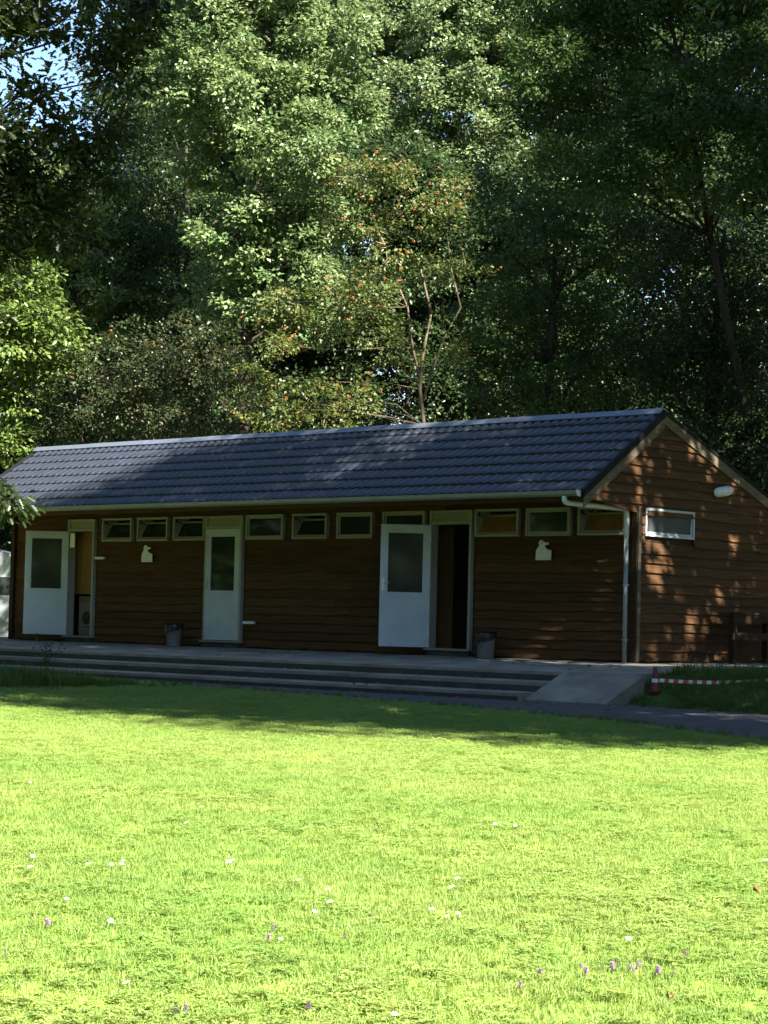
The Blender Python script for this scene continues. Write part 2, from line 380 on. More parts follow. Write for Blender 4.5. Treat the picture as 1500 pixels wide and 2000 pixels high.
# doors: frame > threshold, transom ; leaf > pane, handle, hinge
def door(x0, x1, ang, leafw, name):
    fr = MB(); yo = -.04
    fr.box((x0, yo, DZ0), (x0+.05, .14, WZ1)).box((x1-.05, yo, DZ0), (x1, .14, WZ1)).box((x0+.05, yo+.001, WZ1-.03), (x1-.05, .14, WZ1)).box((x0+.05, yo+.001, DZ1-.005), (x1-.05, .14, DZ1+.045))
    f = part('door_frame', fr, 'cream', bevel=.003)
    sub('threshold', MB().box((x0-.03, -.09, DZ0-.035), (x1+.03, .139, DZ0-.001)), 'gutter', f)
    sub('sill_block', MB().box((x0, -.05, .0), (x1, .044, DZ0-.037)), 'riser', f)
    sub('transom', MB().box((x0+.052, -.01, DZ1+.046), (x1-.052, .02, WZ1-.031)), 'panel', f)
    H = DZ1-.012-DZ0-.008; W = leafw
    root = part('door', door_leaf(W, H), 'white', bevel=.002)
    root.matrix_parent_inverse = BI
    # the leaf runs from its hinge at the local origin towards -x
    hx = (x0+.052) if ang else (x1-.052)
    root.location = (hx, -.045 if ang else -.012, DZ0+.008); root.rotation_euler = (0, 0, ang)
    pz0, pz1 = H*.445, H*.93
    sub('pane', MB().box((-W+.125, -.006, pz0-.006), (-.125, .006, pz1+.006)), 'glass', root)
    zb = .06; n = 8; ph = (H*.405-.06)/n
    for k in range(n):
        sub('plank', MB().box((-W+.1, -.0265, zb+k*ph+.007), (-.1, -.018, zb+(k+1)*ph-.007)), 'white', root)
    sgn = [-1, 1]
    hm = MB()
    hm.box((-W+.035, -.036, H*.46), (-W+.065, -.028, H*.56)).tube([(-W+.05, -.03, H*.52), (-W+.05, -.07, H*.52), (-W+.16, -.07, H*.52)], .009, 8)
    sub('handle', hm, 'steel', root)
    for hz in (.12, .5, .88): sub('hinge', MB().tube([(-.002, -.036, H*hz-.04), (-.002, -.036, H*hz+.04)], .011, 8), 'steel', root)
    return root
def door_leaf(W, H):
    m_ = MB(); T = .02; pz0, pz1 = H*.445, H*.93
    m_.box((-W, -.028, 0), (-W+.13, T-.005, H)); m_.box((-.13, -.028, 0), (0, T-.005, H))
    m_.box((-W+.13, -.0275, pz1), (-.13, T-.0055, H)); m_.box((-W+.13, -.0275, H*.405), (-.13, T-.0055, pz0))
    m_.box((-W+.13, -.018, .06), (-.13, T-.01, H*.405)); m_.box((-W+.13, -.0275, 0), (-.13, T-.0055, .06))
    return m_
A3 = math.radians(42)
door(*doors[0], A3, .86, 'l'); door(*doors[1], 0, .90, 'm'); door(*doors[2], A3, .845, 'r')
# behind the left doorway: cupboard front of pine above a washing machine
part('pine_cupboard', MB().box((-13.98, .24, .95), (-13.04, .28, 2.35)), 'pine')
for k in range(6): part('cupboard_board', MB().box((-13.97+k*.152, .225, 1.0), (-13.825+k*.152, .239, 2.15)), 'pine')
part('notice', MB().box((-13.70, -.052, 1.87), (-13.56, -.049, 2.15)), 'paper')

# corner boards, sole plate, fascia, soffit
part('corner_post', MB().box((-.048, -.048, .005), (.05, .05, 2.43)), 'wood_dark', bevel=.004)
part('corner_board', MB().box((.051, -.02, .01), (.066, .06, 2.43)), 'barge')
part('corner_post', MB().box((WL-.05, -.05, .005), (WL+.068, .05, 2.45)), 'wood_dark', bevel=.004)
for k in range(4):
    a = WL-.2+k*(VX-.004-WL+.2)/4; part('fascia', MB().box((a, EY+.03, 2.43), (a+(VX-.004-WL+.2)/4-.004, EY+.055, EZ-.02)), 'soffit')
for k in range(9):
    y0 = EY+.058+k*(1.37/9); part('soffit_board', MB().box((WL-.15, y0, 2.52+.004*(k % 2)), (-.012, y0+.148, 2.54+.004*(k % 2))), 'soffit')

# gable: boards from base to ridge
def roof_z(y): return (EZ+(RZ-EZ)*(y-EY)/(RY-EY) if y < RY else RZ-RS*(y-RY))-.075
gab = part('gable_wall', MB().prism([(.045, .0), (DEP, .0), (DEP, roof_z(DEP)), (RY, roof_z(RY)), (EY+.12, roof_z(EY+.12)), (EY+.12, 2.44), (.045, 2.44)], 0, -.12, -.012), 'wood_dark')
GW = (.206, 1.562, 1.978, 2.412)
def yrange(z):
    y0 = .062 if z < 2.42 else EY+.10
    y0 = max(y0, EY+(z+.075-EZ)*(RY-EY)/(RZ-EZ)); y1 = min(DEP, RY+(RZ-.075-z)/RS); return y0, y1
for r in range(26):
    z = .03+r*EXP
    if z < 2.29:
        y0, y1 = .064, DEP
        cuts = [(y0, y1)]
        if z+.165 > GW[2] and z < GW[3]+.01: cuts = [(y0, GW[0]-.004), (GW[1]+.004, y1)]
        for (a, b) in cuts:
            if b-a > 9:
                j = a+(b-a)*(.35+.3*((r*53) % 10)/10); board(0, a, z, j-a-.003, 1, gab); board(0, j+.003, z, b-j-.003, 1, gab)
            else: board(0, a, z, b-a, 1, gab)
    else:
        ya, yb = yrange(z); yc, yd = yrange(z+.16)
        if yd-yc < .05: 
            if yb-ya < .1: break
            yc = yd = RY
        n = 16; rr = random.Random(r); vs = []
        for i in range(n+1):
            t = i/n; wv = .006*math.sin(t*17+r)+rr.uniform(-.004, .004)
            yl, yh = ya+(yb-ya)*t, yc+(yd-yc)*t
            vs += [(.050, yl, z-.012+wv), (.008, yl, z-.012+wv), (.002, yh, z+.165), (.012, yh, z+.165)]
        fs = [(i*4+k, i*4+(k+1) % 4, i*4+4+(k+1) % 4, i*4+4+k) for i in range(n) for k in range(4)]+[(0, 1, 2, 3), (n*4+3, n*4+2, n*4+1, n*4)]
        sub('board', MB().add(vs, fs), 'wood', gab)
window(GW[0], GW[1], GW[2], GW[3], 0, 0, gable=True)
part('rear_wall', MB().box((WL, DEP-.1, 0), (-.12, DEP, 2.42)), 'wood_dark')
part('end_wall', MB().prism([(.045, 0), (DEP-.101, 0), (DEP-.101, roof_z(DEP)), (RY, roof_z(RY)), (EY+.12, roof_z(EY+.12)), (EY+.12, 2.44), (.045, 2.44)], 0, WL, WL+.1), 'wood')
# barge boards and verge trim
def slope_strip(pa, pb, dz0, dz1, x0, x1):
    (ya, za), (yb, zb) = pa, pb
    return MB().hexa([(x0, ya, za+dz0), (x1, ya, za+dz0), (x1, yb, zb+dz0), (x0, yb, zb+dz0)], [(x0, ya, za+dz1), (x1, ya, za+dz1), (x1, yb, zb+dz1), (x0, yb, zb+dz1)])
part('barge_board', slope_strip((EY-.02, EZ-.013), (RY-.002, RZ), -.265, -.095, .040, VX), 'barge')
part('barge_board', slope_strip((RY+.002, RZ), (BY, BZ), -.20, -.04, .040, VX), 'barge')
part('verge_trim', slope_strip((EY-.05, EZ-.033), (RY-.002, RZ), -.094, .025, .02, VX+.012), 'verge')
part('verge_trim', slope_strip((RY+.002, RZ), (BY+.02, BZ-.007), -.039, .02, .02, VX+.012), 'verge')
part('verge_trim', slope_strip((EY-.05, EZ-.033), (RY-.002, RZ), -.20, .025, WL-.20, WL-.16), 'verge')

# roof: deck, then tiles; 300 nearest as single tiles, the rest joined
RX0, RX1 = WL-.16, VX-.045
roof = part('roof', MB().prism([(EY-.03, EZ-.03), (RY, RZ-.012), (BY, BZ-.012), (BY, BZ-.07), (RY, RZ-.07), (EY-.03, EZ-.09)], 0, RX0, .018), 'verge')
pitch_f = math.atan2(RZ-EZ, RY-EY); Ls = math.hypot(RZ-EZ, RY-EY)+.045
ROWS, TW = 8, .188; TL = Ls/ROWS; NC = int((RX1-RX0)/TW)
def tile_verts(seed=0):
    n = 8; vs = []
    for (s, hgt) in [(-.012, -.004), (-.006, .034), (.08, .033), (TL+.012, .006)]:
        for i in range(n+1):
            t = i/n; wv = .021*math.sin(2*math.pi*(t-.1))+.006*math.sin(4*math.pi*t)
            sc = -.022*math.sin(2*math.pi*(t-.1)) if s < .02 else 0.0
            vs.append((t*TW, s+sc, hgt+wv*(.9 if s < TL else .8)))
    fs = [(j*(n+1)+i, j*(n+1)+i+1, (j+1)*(n+1)+i+1, (j+1)*(n+1)+i) for j in range(3) for i in range(n)]
    return vs, fs
tv, tf = tile_verts(); tile_me = MB().add(tv, tf).mesh('roof_tile', M['tile'], smooth=True)
tile_me.polygons.foreach_set('use_smooth', [i >= 8 for i in range(len(tile_me.polygons))])
cs, sn = math.cos(pitch_f), math.sin(pitch_f)
allt = [(c, r) for c in range(NC) for r in range(ROWS)]
allt.sort(key=lambda q: -q[0])
rest = MB()
for k, (c, r) in enumerate(allt):
    x = RX0+c*TW+(RX1-RX0-NC*TW); s = r*TL
    y0, z0 = EY-.045*cs+s*cs, EZ-.045*sn+s*sn
    if k < 300:
        o = bpy.data.objects.new('roof_tile', tile_me); COL.objects.link(o); o.parent = roof
        o.location = (x, y0, z0); o.rotation_euler = (pitch_f+random.uniform(-.004, .004), 0, random.uniform(-.003, .003))
    else:
        rest.add([(x+a, y0+b*cs-h*sn, z0+b*sn+h*cs) for a, b, h in tv], tf)
o = sub('roof_tiling', rest, 'tile', roof, smooth=True); o['kind'] = 'stuff'
o.data.polygons.foreach_set('use_smooth', [(i % 24) >= 8 for i in range(len(o.data.polygons))])
for k in range(9):
    a = RX0-.02+k*(RX1+.05-RX0)/9; b = a+(RX1+.05-RX0)/9-.004; dz = .004*(k % 2)
    sub('ridge_cap', MB().prism([(RY-.13, RZ-.03+dz), (RY-.02, RZ+.062+dz), (RY+.02, RZ+.062+dz), (RY+.13, RZ+.0+dz), (RY+.12, RZ-.012+dz), (RY, RZ+.045+dz), (RY-.12, RZ-.045+dz)], 0, a, b), 'ridge', roof)

# gutter and downpipe
gp = [(EY-.145, EZ-.02), (EY-.135, EZ-.075), (EY-.10, EZ-.105), (EY-.055, EZ-.105), (EY-.02, EZ-.08), (EY-.018, EZ-.03), (EY-.028, EZ-.03), (EY-.03, EZ-.075), (EY-.06, EZ-.095), (EY-.097, EZ-.095), (EY-.125, EZ-.07), (EY-.135, EZ-.02)]
gut = part('gutter', MB().prism(gp, 0, WL-.15, VX-.06), 'gutter')
sub('end_cap', MB().prism([(EY-.15, EZ-.015), (EY-.14, EZ-.08), (EY-.10, EZ-.112), (EY-.05, EZ-.112), (EY-.015, EZ-.08), (EY-.015, EZ-.015)], 0, VX-.059, VX-.045), 'pvc', gut)
def bend(pts, n=5, r=.07):
    out = [Vector(pts[0])]
    for i in range(1, len(pts)-1):
        p = Vector(pts[i]); a = (Vector(pts[i-1])-p).normalized(); b = (Vector(pts[i+1])-p).normalized()
        for k in range(n+1):
            t = k/n; out.append(p+a*r*(1-t)**2+b*r*t**2)
    return out+[Vector(pts[-1])]
part('downpipe', MB().tube(bend([(-.27, EY-.075, EZ-.10), (-.27, EY-.075, EZ-.20), (-.095, -.12, 2.375), (-.095, -.12, 1.93)]), .041, 14), 'pvc', smooth=True)
part('downpipe', MB().tube([(-.095, -.12, 1.945), (-.095, -.12, -.02)], .036, 14), 'pvc_grey', smooth=True)
for z in (1.2, .35): part('pipe_clip', MB().lathe([(.045, -.015), (.047, -.015), (.047, .015), (.045, .015)], (-.095, -.12, z), 14).box((-.105, -.08, z-.012), (-.085, -.035, z+.012)), 'pvc_grey')
# holder rails for the doors
for (x, z) in ((-8.5, .47), (-12.75, 1.66)):
    part('door_holder', MB().box((x-.14, -.09, z-.03), (x+.14, -.04, z+.02)), 'pvc')

# gable lamp
la = np.array([.0, 2.33, 2.80])
lm = tag(empty('wall_lamp', tuple(la)), 'white oval bulkhead lamp fixed high on the gable', 'lamp')
MB().box((.03, -.24, -.05), (.07, .24, .05)).build('base', M['gutter'], lm, bevel=.02)
mb = MB(); vs = []
for j in range(7):
    q = j/6*math.pi/2
    for i in range(20):
        t = 2*math.pi*i/20; r = math.cos(q)
        vs.append((.07+.11*math.sin(q), .26*math.copysign(abs(math.cos(t))**.6, math.cos(t))*(r if j < 6 else .01), .085*math.copysign(abs(math.sin(t))**.7, math.sin(t))*(r if j < 6 else .01)))
mb.add(vs, [(j*20+i, j*20+(i+1) % 20, (j+1)*20+(i+1) % 20, (j+1)*20+i) for j in range(6) for i in range(20)]).build('diffuser', M['lamp'], lm, smooth=True)
lm.rotation_euler = (math.radians(9), 0, 0)

# wall pictogram plates
SG = [(1143,635),(1145,585),(1165,558),(1160,545),(1168,532),(1182,530),(1191,541),(1220,544),(1222,554),(1196,557),(1203,572),(1215,580),(1238,583),(1238,635)]
def plate(x, z, label):
    k = .0031
    o = MB().prism([((px-1190)*k*1.06, (635-py)*k) for px, py in SG], 1, -.012, 0).build('wall_sign', M['sign']); o.location = (x, -.045, z)
    e = MB().lathe([(.0, 0), (.010, 0)], (0, 0, 0), 10)
    h = MB().box((-.052, -.016, .266), (-.036, -.0125, .284)).build('hole', M['black'], o)
    tag(o, label, 'sign', 'pictogram plates on the front wall'); return o
plate(-11.375, 1.575, 'white cut-out pictogram plate between left doors above grey bin')
plate(-1.765, 1.59, 'white cut-out pictogram plate under right windows near the downpipe')

# washing machine behind the left doorway
wm = tag(empty('washing_machine', (-13.42, .44, .021)), 'dull front-loading washing machine with dark porthole inside the left doorway', 'washing machine')
MB().box((-.30, -.2, 0), (.30, .3, .88)).build('body', M['machine'], wm, bevel=.01)
MB().tube([(0, -.205, .45), (0, -.24, .45)], [.185, .17], 24).build('door_ring', M['machine'], wm)
MB().tube([(0, -.225, .45), (0, -.246, .45)], [.15, .13], 24).build('porthole', M['black'], wm)
MB().box((-.28, -.206, .76), (.28, -.2005, .86)).build('control_panel', M['interior'], wm)

# bins
def bin_(u, v, label):
    p = onz(u, v, -.03); y = max(min(p[1], -.35), -.75); d = ray(u, v); t = (y-CAM[1])/d[1]; p = CAM+d*t
    z = -.004+(ZF+.004)*(-y/3.0)
    b = tag(empty('waste_bin', (p[0], y, z)), label, 'bin', 'grey bins on the terrace')
    MB().lathe([(0, 0), (.125, 0), (.13, .01), (.158, .38), (.172, .385), (.172, .41), (.16, .41), (.155, .39), (.125, .02), (0, .02)], (0, 0, 0), 24).build('body', M['bin'], b, smooth=True)
    mb = MB(); vs = []
    rr = random.Random(int(u))
    for (r, z_, j) in [(.172, .30, .010), (.178, .35, .008), (.184, .415, .004), (.165, .43, .006), (.13, .36, .01), (.06, .30, .02)]:
        for i in range(24):
            t = 2*math.pi*i/24; q = r+rr.uniform(-j, j)
            zz = z_+rr.uniform(-.02, .02)+(.05*math.cos(t-1) if z_ < .34 and r > .15 else 0); vs.append((q*math.cos(t), q*math.sin(t), zz))
    mb.add(vs, [(j*24+i, j*24+(i+1) % 24, (j+1)*24+(i+1) % 24, (j+1)*24+i) for j in range(5) for i in range(24)]).build('bag', M['bag'], b, smooth=True)
    return b
bin_(339, 1261, 'grey plastic bin with black bag beside the middle door')
bin_(948, 1286, 'grey plastic bin with black bag right of the open doorway')

# timber rail screen by the gable
g0 = np.array([.45, 2.1])
fr = tag(empty('timber_rack', (g0[0], g0[1], 0)), 'dark timber post and rail rack standing against the gable', 'rack')
for k in range(3): MB().box((-.05, k*1.0-.05, -.004), (.05, k*1.0+.05, .78)).build('post', M['wood_dark'], fr, bevel=.004)
for (z0, z1) in ((.66, .79), (.38, .50)): MB().box((.051, -.12, z0), (.085, 2.25, z1)).build('rail', M['wood_dark'], fr, bevel=.004)
MB().box((-.22, -.10, .791), (.10, 2.25, .825)).build('top_board', M['wood_dark'], fr, bevel=.004)

# traffic cone and barrier tape
cp = None
for q in np.linspace(20, 40, 2001):                 # where the sight line meets the bank
    cp = at(1279, 1352, q)
    if cp[2] <= bank_z(cp[0], cp[1])+.02: break
CONE = cp.copy()
con = tag(empty('traffic_cone', tuple(cp)), 'small dark red and white traffic cone beside the ramp', 'cone')
con.scale = (.82, .82, .95)
MB().box((-.10, -.10, -.02), (.10, .10, .02)).build('base', M['darkred'], con, bevel=.006)
MB().lathe([(.075, .02), (.058, .14)], (0, 0, 0), 16).build('lower_cone', M['red'], con, smooth=True)
MB().lathe([(.0585, .14), (.050, .195)], (0, 0, 0), 16).build('white_band', M['tapew'], con, smooth=True)
MB().lathe([(.0505, .195), (.036, .36), (.0, .362)], (0, 0, 0), 16).build('upper_cone', M['darkred'], con, smooth=True)
tp = tag(empty('barrier_tape', tuple(cp)), 'red and white striped barrier tape stretched low over the grass bank', 'tape')
TI = Matrix.Translation(-Vector(cp))
ta = Vector(cp)+Vector((0, 0, .17)); tb = Vector(at(1500, 1322, (cp-CAM)@fw-.6)); tb = ta+(tb-ta)*1.35
nseg = 32; prev = None
def tpos(t):
    q = ta.lerp(tb, t); q.z -= .06*4*t*(1-t); return q
for k in range(nseg):
    a, b = tpos(k/nseg), tpos((k+1)/nseg); h = .024; tw = .4*math.sin(k*.5)
    n = Vector((math.sin(tw)*.5, math.cos(tw)*.2, 1)).normalized()*h
    o = MB().add([a-n, b-n, b+n, a+n], [(0, 1, 2, 3)]).build('stripe', M['tapew' if k % 2 else 'taper'], tp); o.matrix_parent_inverse = TI

# caravan beyond the left end
cvp = at(-150, 1240, 53); cvp[2] = GZ
cv = tag(empty('caravan', tuple(cvp), math.radians(42)), 'white caravan parked beyond the left end of the building', 'caravan')
prof = [(-2.5, .42), (2.35, .42), (2.5, .7), (2.46, 1.95), (2.2, 2.55), (1.8, 2.68), (-1.8, 2.68), (-2.3, 2.5), (-2.5, 1.75)]
MB().prism(prof, 1, 0, 2.1).build('body', M['caravan'], cv, bevel=.04)
for (a, b) in ((-2.1, -1.0), (-.7, .5), (.9, 2.36)): MB().box((a, -.02, 1.5), (b, -.003, 1.96)).build('window', M['glass'], cv, bevel=.005)
MB().box((-2.45, -.015, .78), (2.42, -.003, .84)).build('stripe', M['pvc_grey'], cv)
for x in (-.1,): 
    wl = MB().tube([(x, -.02, .32), (x, .18, .32)], .32, 20).build('wheel', M['tyre'], cv); MB().tube([(x, -.035, .32), (x, -.021, .32)], .19, 16).build('rim', M['steel'], wl)
MB().tube([(2.4, 1.05, .45), (3.6, 1.05, .45)], .05, 8).build('drawbar', M['pvc_grey'], cv)

# ------------------------------------------------------------------ trees
LEAF_OVAL = (np.array([(0, 0), (.5, -.34), (1, 0), (.5, .34)]), [(0, 1, 2), (0, 2, 3)])
LEAF_SIX = (np.array([(0, 0), (.3, -.27), (.7, -.26), (1, 0), (.7, .26), (.3, .27)]), [(0, 1, 2, 3), (0, 3, 4, 5)])
_o = [(0, .0), (.18, -.10), (.30, -.24), (.42, -.13), (.55, -.30), (.66, -.15), (.80, -.24), (1.0, 0)]
LEAF_OAK = (np.array(_o+[(a, -b) for a, b in _o[-2:0:-1]]), [tuple(range(8)), (0,)+tuple(range(7, 14))])
def norm(a): return a/np.maximum(np.linalg.norm(a, axis=1, keepdims=True), 1e-9)
def leaf_mesh(name, P, D, N, size, tint, shape, mtl, fold=.18, droop=.12):
    sh, faces = shape; n = len(P); k = len(sh)
    D = norm(D); Sd = norm(np.cross(N, D)); N2 = np.cross(D, Sd)
    V = np.zeros((n, k, 3), np.float32)
    for i, (a, b) in enumerate(sh):
        V[:, i] = P+(D*a+Sd*b+N2*(abs(b)*fold*2-droop*a*a))*size[:, None]
    me = bpy.data.meshes.new(name); fl = [len(f) for f in faces]; nl = sum(fl)
    me.vertices.add(n*k); me.vertices.foreach_set('co', V.reshape(-1))
    idx = np.concatenate([np.array(f) for f in faces]); li = (np.arange(n)[:, None]*k+idx[None]).reshape(-1)
    me.loops.add(n*nl); me.loops.foreach_set('vertex_index', li.astype(np.int32))
    st = np.concatenate([[0], np.cumsum(fl)[:-1]]); ls = (np.arange(n)[:, None]*nl+st[None]).reshape(-1)
    me.polygons.add(n*len(faces)); me.polygons.foreach_set('loop_start', ls.astype(np.int32))
    me.update(calc_edges=True)
    ca = me.attributes.new('tint', 'FLOAT_COLOR', 'POINT')
    cc = np.ones((n, k, 4), np.float32); cc[:, :, :3] = tint[:, None, :]; ca.data.foreach_set('color', cc.reshape(-1))
    me.materials.append(mtl); return me
def sprays_to_leaves(C_, Dr, rs, per, lsize, flat=.55):
    """C_ spray centres, Dr outward direction; returns leaf points, directions and normals"""
    n = len(C_); rep = np.repeat(np.arange(n), per)
    off = RNG.normal(size=(n*per, 3)); off = norm(off)*(RNG.random((n*per, 1))**.45)
    off[:, 2] *= flat
    P = C_[rep]+off*rs[rep][:, None]
    P[:, 2] -= .18*rs[rep]*(off[:, 0]**2+off[:, 1]**2)
    D = off*[1, 1, .6]+Dr[rep]*.5+RNG.normal(size=(n*per, 3))*.45+np.array([0, 0, -.25])
    N = np.array([0, 0, 1.0])+Dr[rep]*.45+RNG.normal(size=(n*per, 3))*.5
    return P, D, N, rep
def tree(name, label, base, lobes, leaf=.09, per=46, dens=12.0, rs=(.34, .62), cols=((.045,.085,.02),(.085,.125,.03)), bark='bark', trunk_r=.16, trunk_top=None, shape=LEAF_OVAL, group=None, tvar=.25, twigs=.35, cat='tree', stems=1, lobe_flat=.8, straight=False, paths=None, limb=1.0):
    """lobes: list of (centre xyz, radius)"""
    global RNG
    RNG = np.random.default_rng(zlib.crc32((label+'%.1f' % base[0]).encode()))
    base = np.array(base, float); t = tag(empty(name, tuple(base)), label, cat, group)
    L = [(np.array(c, float)-base, r) for c, r in lobes]
    mb = MB(); cen = np.mean([c for c, r in L], axis=0); zt = max(c[2] for c, r in L) if trunk_top is None else trunk_top-base[2]
    for s_ in range(stems):
        pts = []; lean = np.array([RNG.normal()*.25*(stems > 1), RNG.normal()*.25*(stems > 1)])
        for k in range(9):
            q = k/8; pts.append((cen[0]*q**1.5+lean[0]*q*3+(0 if straight else .12*math.sin(q*7+s_*2+base[0])), cen[1]*q**1.5+lean[1]*q*3+(0 if straight else .12*math.sin(q*6+1+base[1])), zt*q))
        mb.tube(pts, [trunk_r*(1.25 if k == 0 else 1)*(1-.8*k/8)/(1+.35*(stems-1)) for k in range(9)], 9)
    if paths:                    # stems seen in the photograph, laid out at the tree's own depth
        dp = (base-CAM)@fw; mb = MB()
        for i_, pa in enumerate(paths):
            mb.tube([at(u, v, dp-.25)-base for u, v in pa], [trunk_r*(.75 if i_ == 0 else .5)*(1-.75*k/len(pa)) for k in range(len(pa))], 8)
    TP = np.array(pts)
    if paths: PT = np.array([at(u, v, dp-.25)-base for pa in paths for u, v in pa[1:]])
    allc, alld, allr = [], [], []
    for c, r in L:
        h = np.clip(c[2]-r*1.1-.3*np.hypot(c[0]-cen[0], c[1]-cen[1]), .25*zt, .95*zt)
        i = int(np.argmin(abs(TP[:, 2]-h))); s0 = TP[i]
        if paths: s0 = PT[int(np.argmin(np.linalg.norm(PT-c, axis=1)+np.where(PT[:, 2] > c[2]+.2, 5, 0)))]
        mid = (s0+c)/2+np.array([0, 0, .18*r]); rad0 = max(.03, trunk_r*.42*(1-.5*i/8))*limb
        mb.tube([s0, s0*.6+mid*.4+RNG.normal(size=3)*.06, mid+RNG.normal(size=3)*.1, c], [rad0, rad0*.8, rad0*.6, rad0*.3], 6)
        n = max(6, int(dens*r*r*4.2))
        d = norm(RNG.normal(size=(n, 3))); q = (.45+.6*RNG.random(n)**.6)
        q *= 1+.22*np.sin(d[:, 0]*5+c[0]*3)*np.sin(d[:, 1]*4+c[1]*2)*np.cos(d[:, 2]*4)
        sc = c+d*(q*r)[:, None]*[1, 1, lobe_flat]
        allc.append(sc); alld.append(norm(d+[0, 0, .35])); allr.append(RNG.uniform(rs[0], rs[1], n))
        for k in np.nonzero(RNG.random(n) < twigs*.4)[0]:
            a = c+(sc[k]-c)*.2; m_ = (a+sc[k])/2+RNG.normal(size=3)*.08
            mb.tube([a, m_, sc[k]+norm(d[k:k+1])[0]*.15], [.022, .014, .005], 4, False)
    mb.build('trunk', M[bark], t, smooth=True)
    C_, Dr, R_ = np.vstack(allc), np.vstack(alld), np.concatenate(allr)
    P, D, N, rep = sprays_to_leaves(C_, Dr, R_, per, leaf)
    n = len(P); c0, c1 = np.array(cols[0]), np.array(cols[1])
    f = np.clip(RNG.random(len(C_))[rep]*.6+RNG.random(n)*.4, 0, 1)[:, None]
    tint = (c0+(c1-c0)*f)*(1+RNG.normal(size=(n, 1))*tvar*.5).clip(.5, 1.6)
    if len(cols) > 2:
        m_ = RNG.random(n) < .08; tint[m_] = np.array(cols[2])
    me = leaf_mesh('crown', P, D, N, leaf*(RNG.uniform(.7, 1.25, n)), tint, shape, M['leaf'])
    link('crown', me, t)
    return t, C_, Dr
def L_(items, depth, spread=1.0):
    """lobes given as (u, v, radius in photo pixels[, extra depth])"""
    out = []
    for it in items:
        u, v, rp = it[:3]; d = depth+(it[3] if len(it) > 3 else RNG.uniform(-spread, spread)); out.append((at(u, v, d), rp*d/F))
    return out
def base_at(u, depth):
    p = at(u, 1250, depth); return (p[0], p[1], GZ-.05)
def fill(u0, u1, v0, v1, n, r0, r1):
    return [(RNG.uniform(u0, u1), RNG.uniform(v0, v1), RNG.uniform(r0, r1)) for _ in range(n)]
GR = 'trees of the wood behind the building'
YG = ((.072, .138, .044), (.20, .26, .108)); MG = ((.035, .078, .018), (.075, .13, .032)); DG = ((.022, .045, .014), (.042, .07, .021)); BGc = ((.035, .07, .026), (.06, .10, .04))  # sun and shade painted in: YG lifted as lit, DG darkened as deep wood
# big sunlit oak in the middle
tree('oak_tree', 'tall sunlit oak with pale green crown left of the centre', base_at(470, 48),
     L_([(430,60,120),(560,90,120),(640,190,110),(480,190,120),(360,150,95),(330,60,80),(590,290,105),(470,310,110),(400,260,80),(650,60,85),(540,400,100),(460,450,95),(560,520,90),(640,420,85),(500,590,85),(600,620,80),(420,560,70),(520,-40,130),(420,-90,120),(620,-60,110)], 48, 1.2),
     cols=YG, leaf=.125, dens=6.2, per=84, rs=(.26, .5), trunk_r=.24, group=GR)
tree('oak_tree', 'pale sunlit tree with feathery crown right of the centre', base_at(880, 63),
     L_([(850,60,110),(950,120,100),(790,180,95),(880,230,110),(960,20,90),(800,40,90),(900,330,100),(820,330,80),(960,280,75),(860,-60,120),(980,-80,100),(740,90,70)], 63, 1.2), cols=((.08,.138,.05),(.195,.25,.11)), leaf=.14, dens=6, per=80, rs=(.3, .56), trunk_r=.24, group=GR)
# rowans
rw, RC, RD = tree('rowan_tree', 'slender rowan hung with orange berries just behind the roof ridge', base_at(822, 44.5),
     L_([(710,340,60),(790,370,62),(690,430,52),(860,430,55),(760,480,66),(840,530,52),(660,590,58),(570,590,52),(610,640,48),(730,640,56),(520,670,48),(490,750,44),(600,780,50),(690,780,46),(640,820,46),(540,800,44),(910,520,36),(880,370,42),(900,690,26),(770,680,40),(470,790,34),(740,560,40)], 44, .9),
     cols=((.045,.088,.02),(.115,.135,.036),(.15,.10,.025)), leaf=.09, dens=11, per=50, rs=(.2, .38), bark='bark_pale', trunk_r=.068, limb=.3, trunk_top=7.4, paths=[[(826,1000),(828,830),(820,760),(826,690),(842,610),(820,520),(770,430)],[(824,790),(846,720),(868,660),(900,600),(880,520)],[(820,740),(806,680),(796,600),(770,540)]], group='rowans by the building')
rw2, RC2, RD2 = tree('rowan_tree', 'shaded bushy rowan with few berries above the left roof end', base_at(200, 47),
     L_([(200,720,90),(270,690,80),(150,770,80),(340,740,90),(230,800,80),(320,820,85),(420,790,85),(430,700,75),(380,660,70),(120,840,60)], 47, .8),
     cols=((.026,.045,.017),(.05,.066,.025),(.09,.055,.022)), leaf=.085, dens=9, per=44, rs=(.22, .4), bark='bark', limb=.6, trunk_r=.07, stems=2, trunk_top=5.2, group='rowans by the building')  # leaf tints darkened to put the shade into this crown
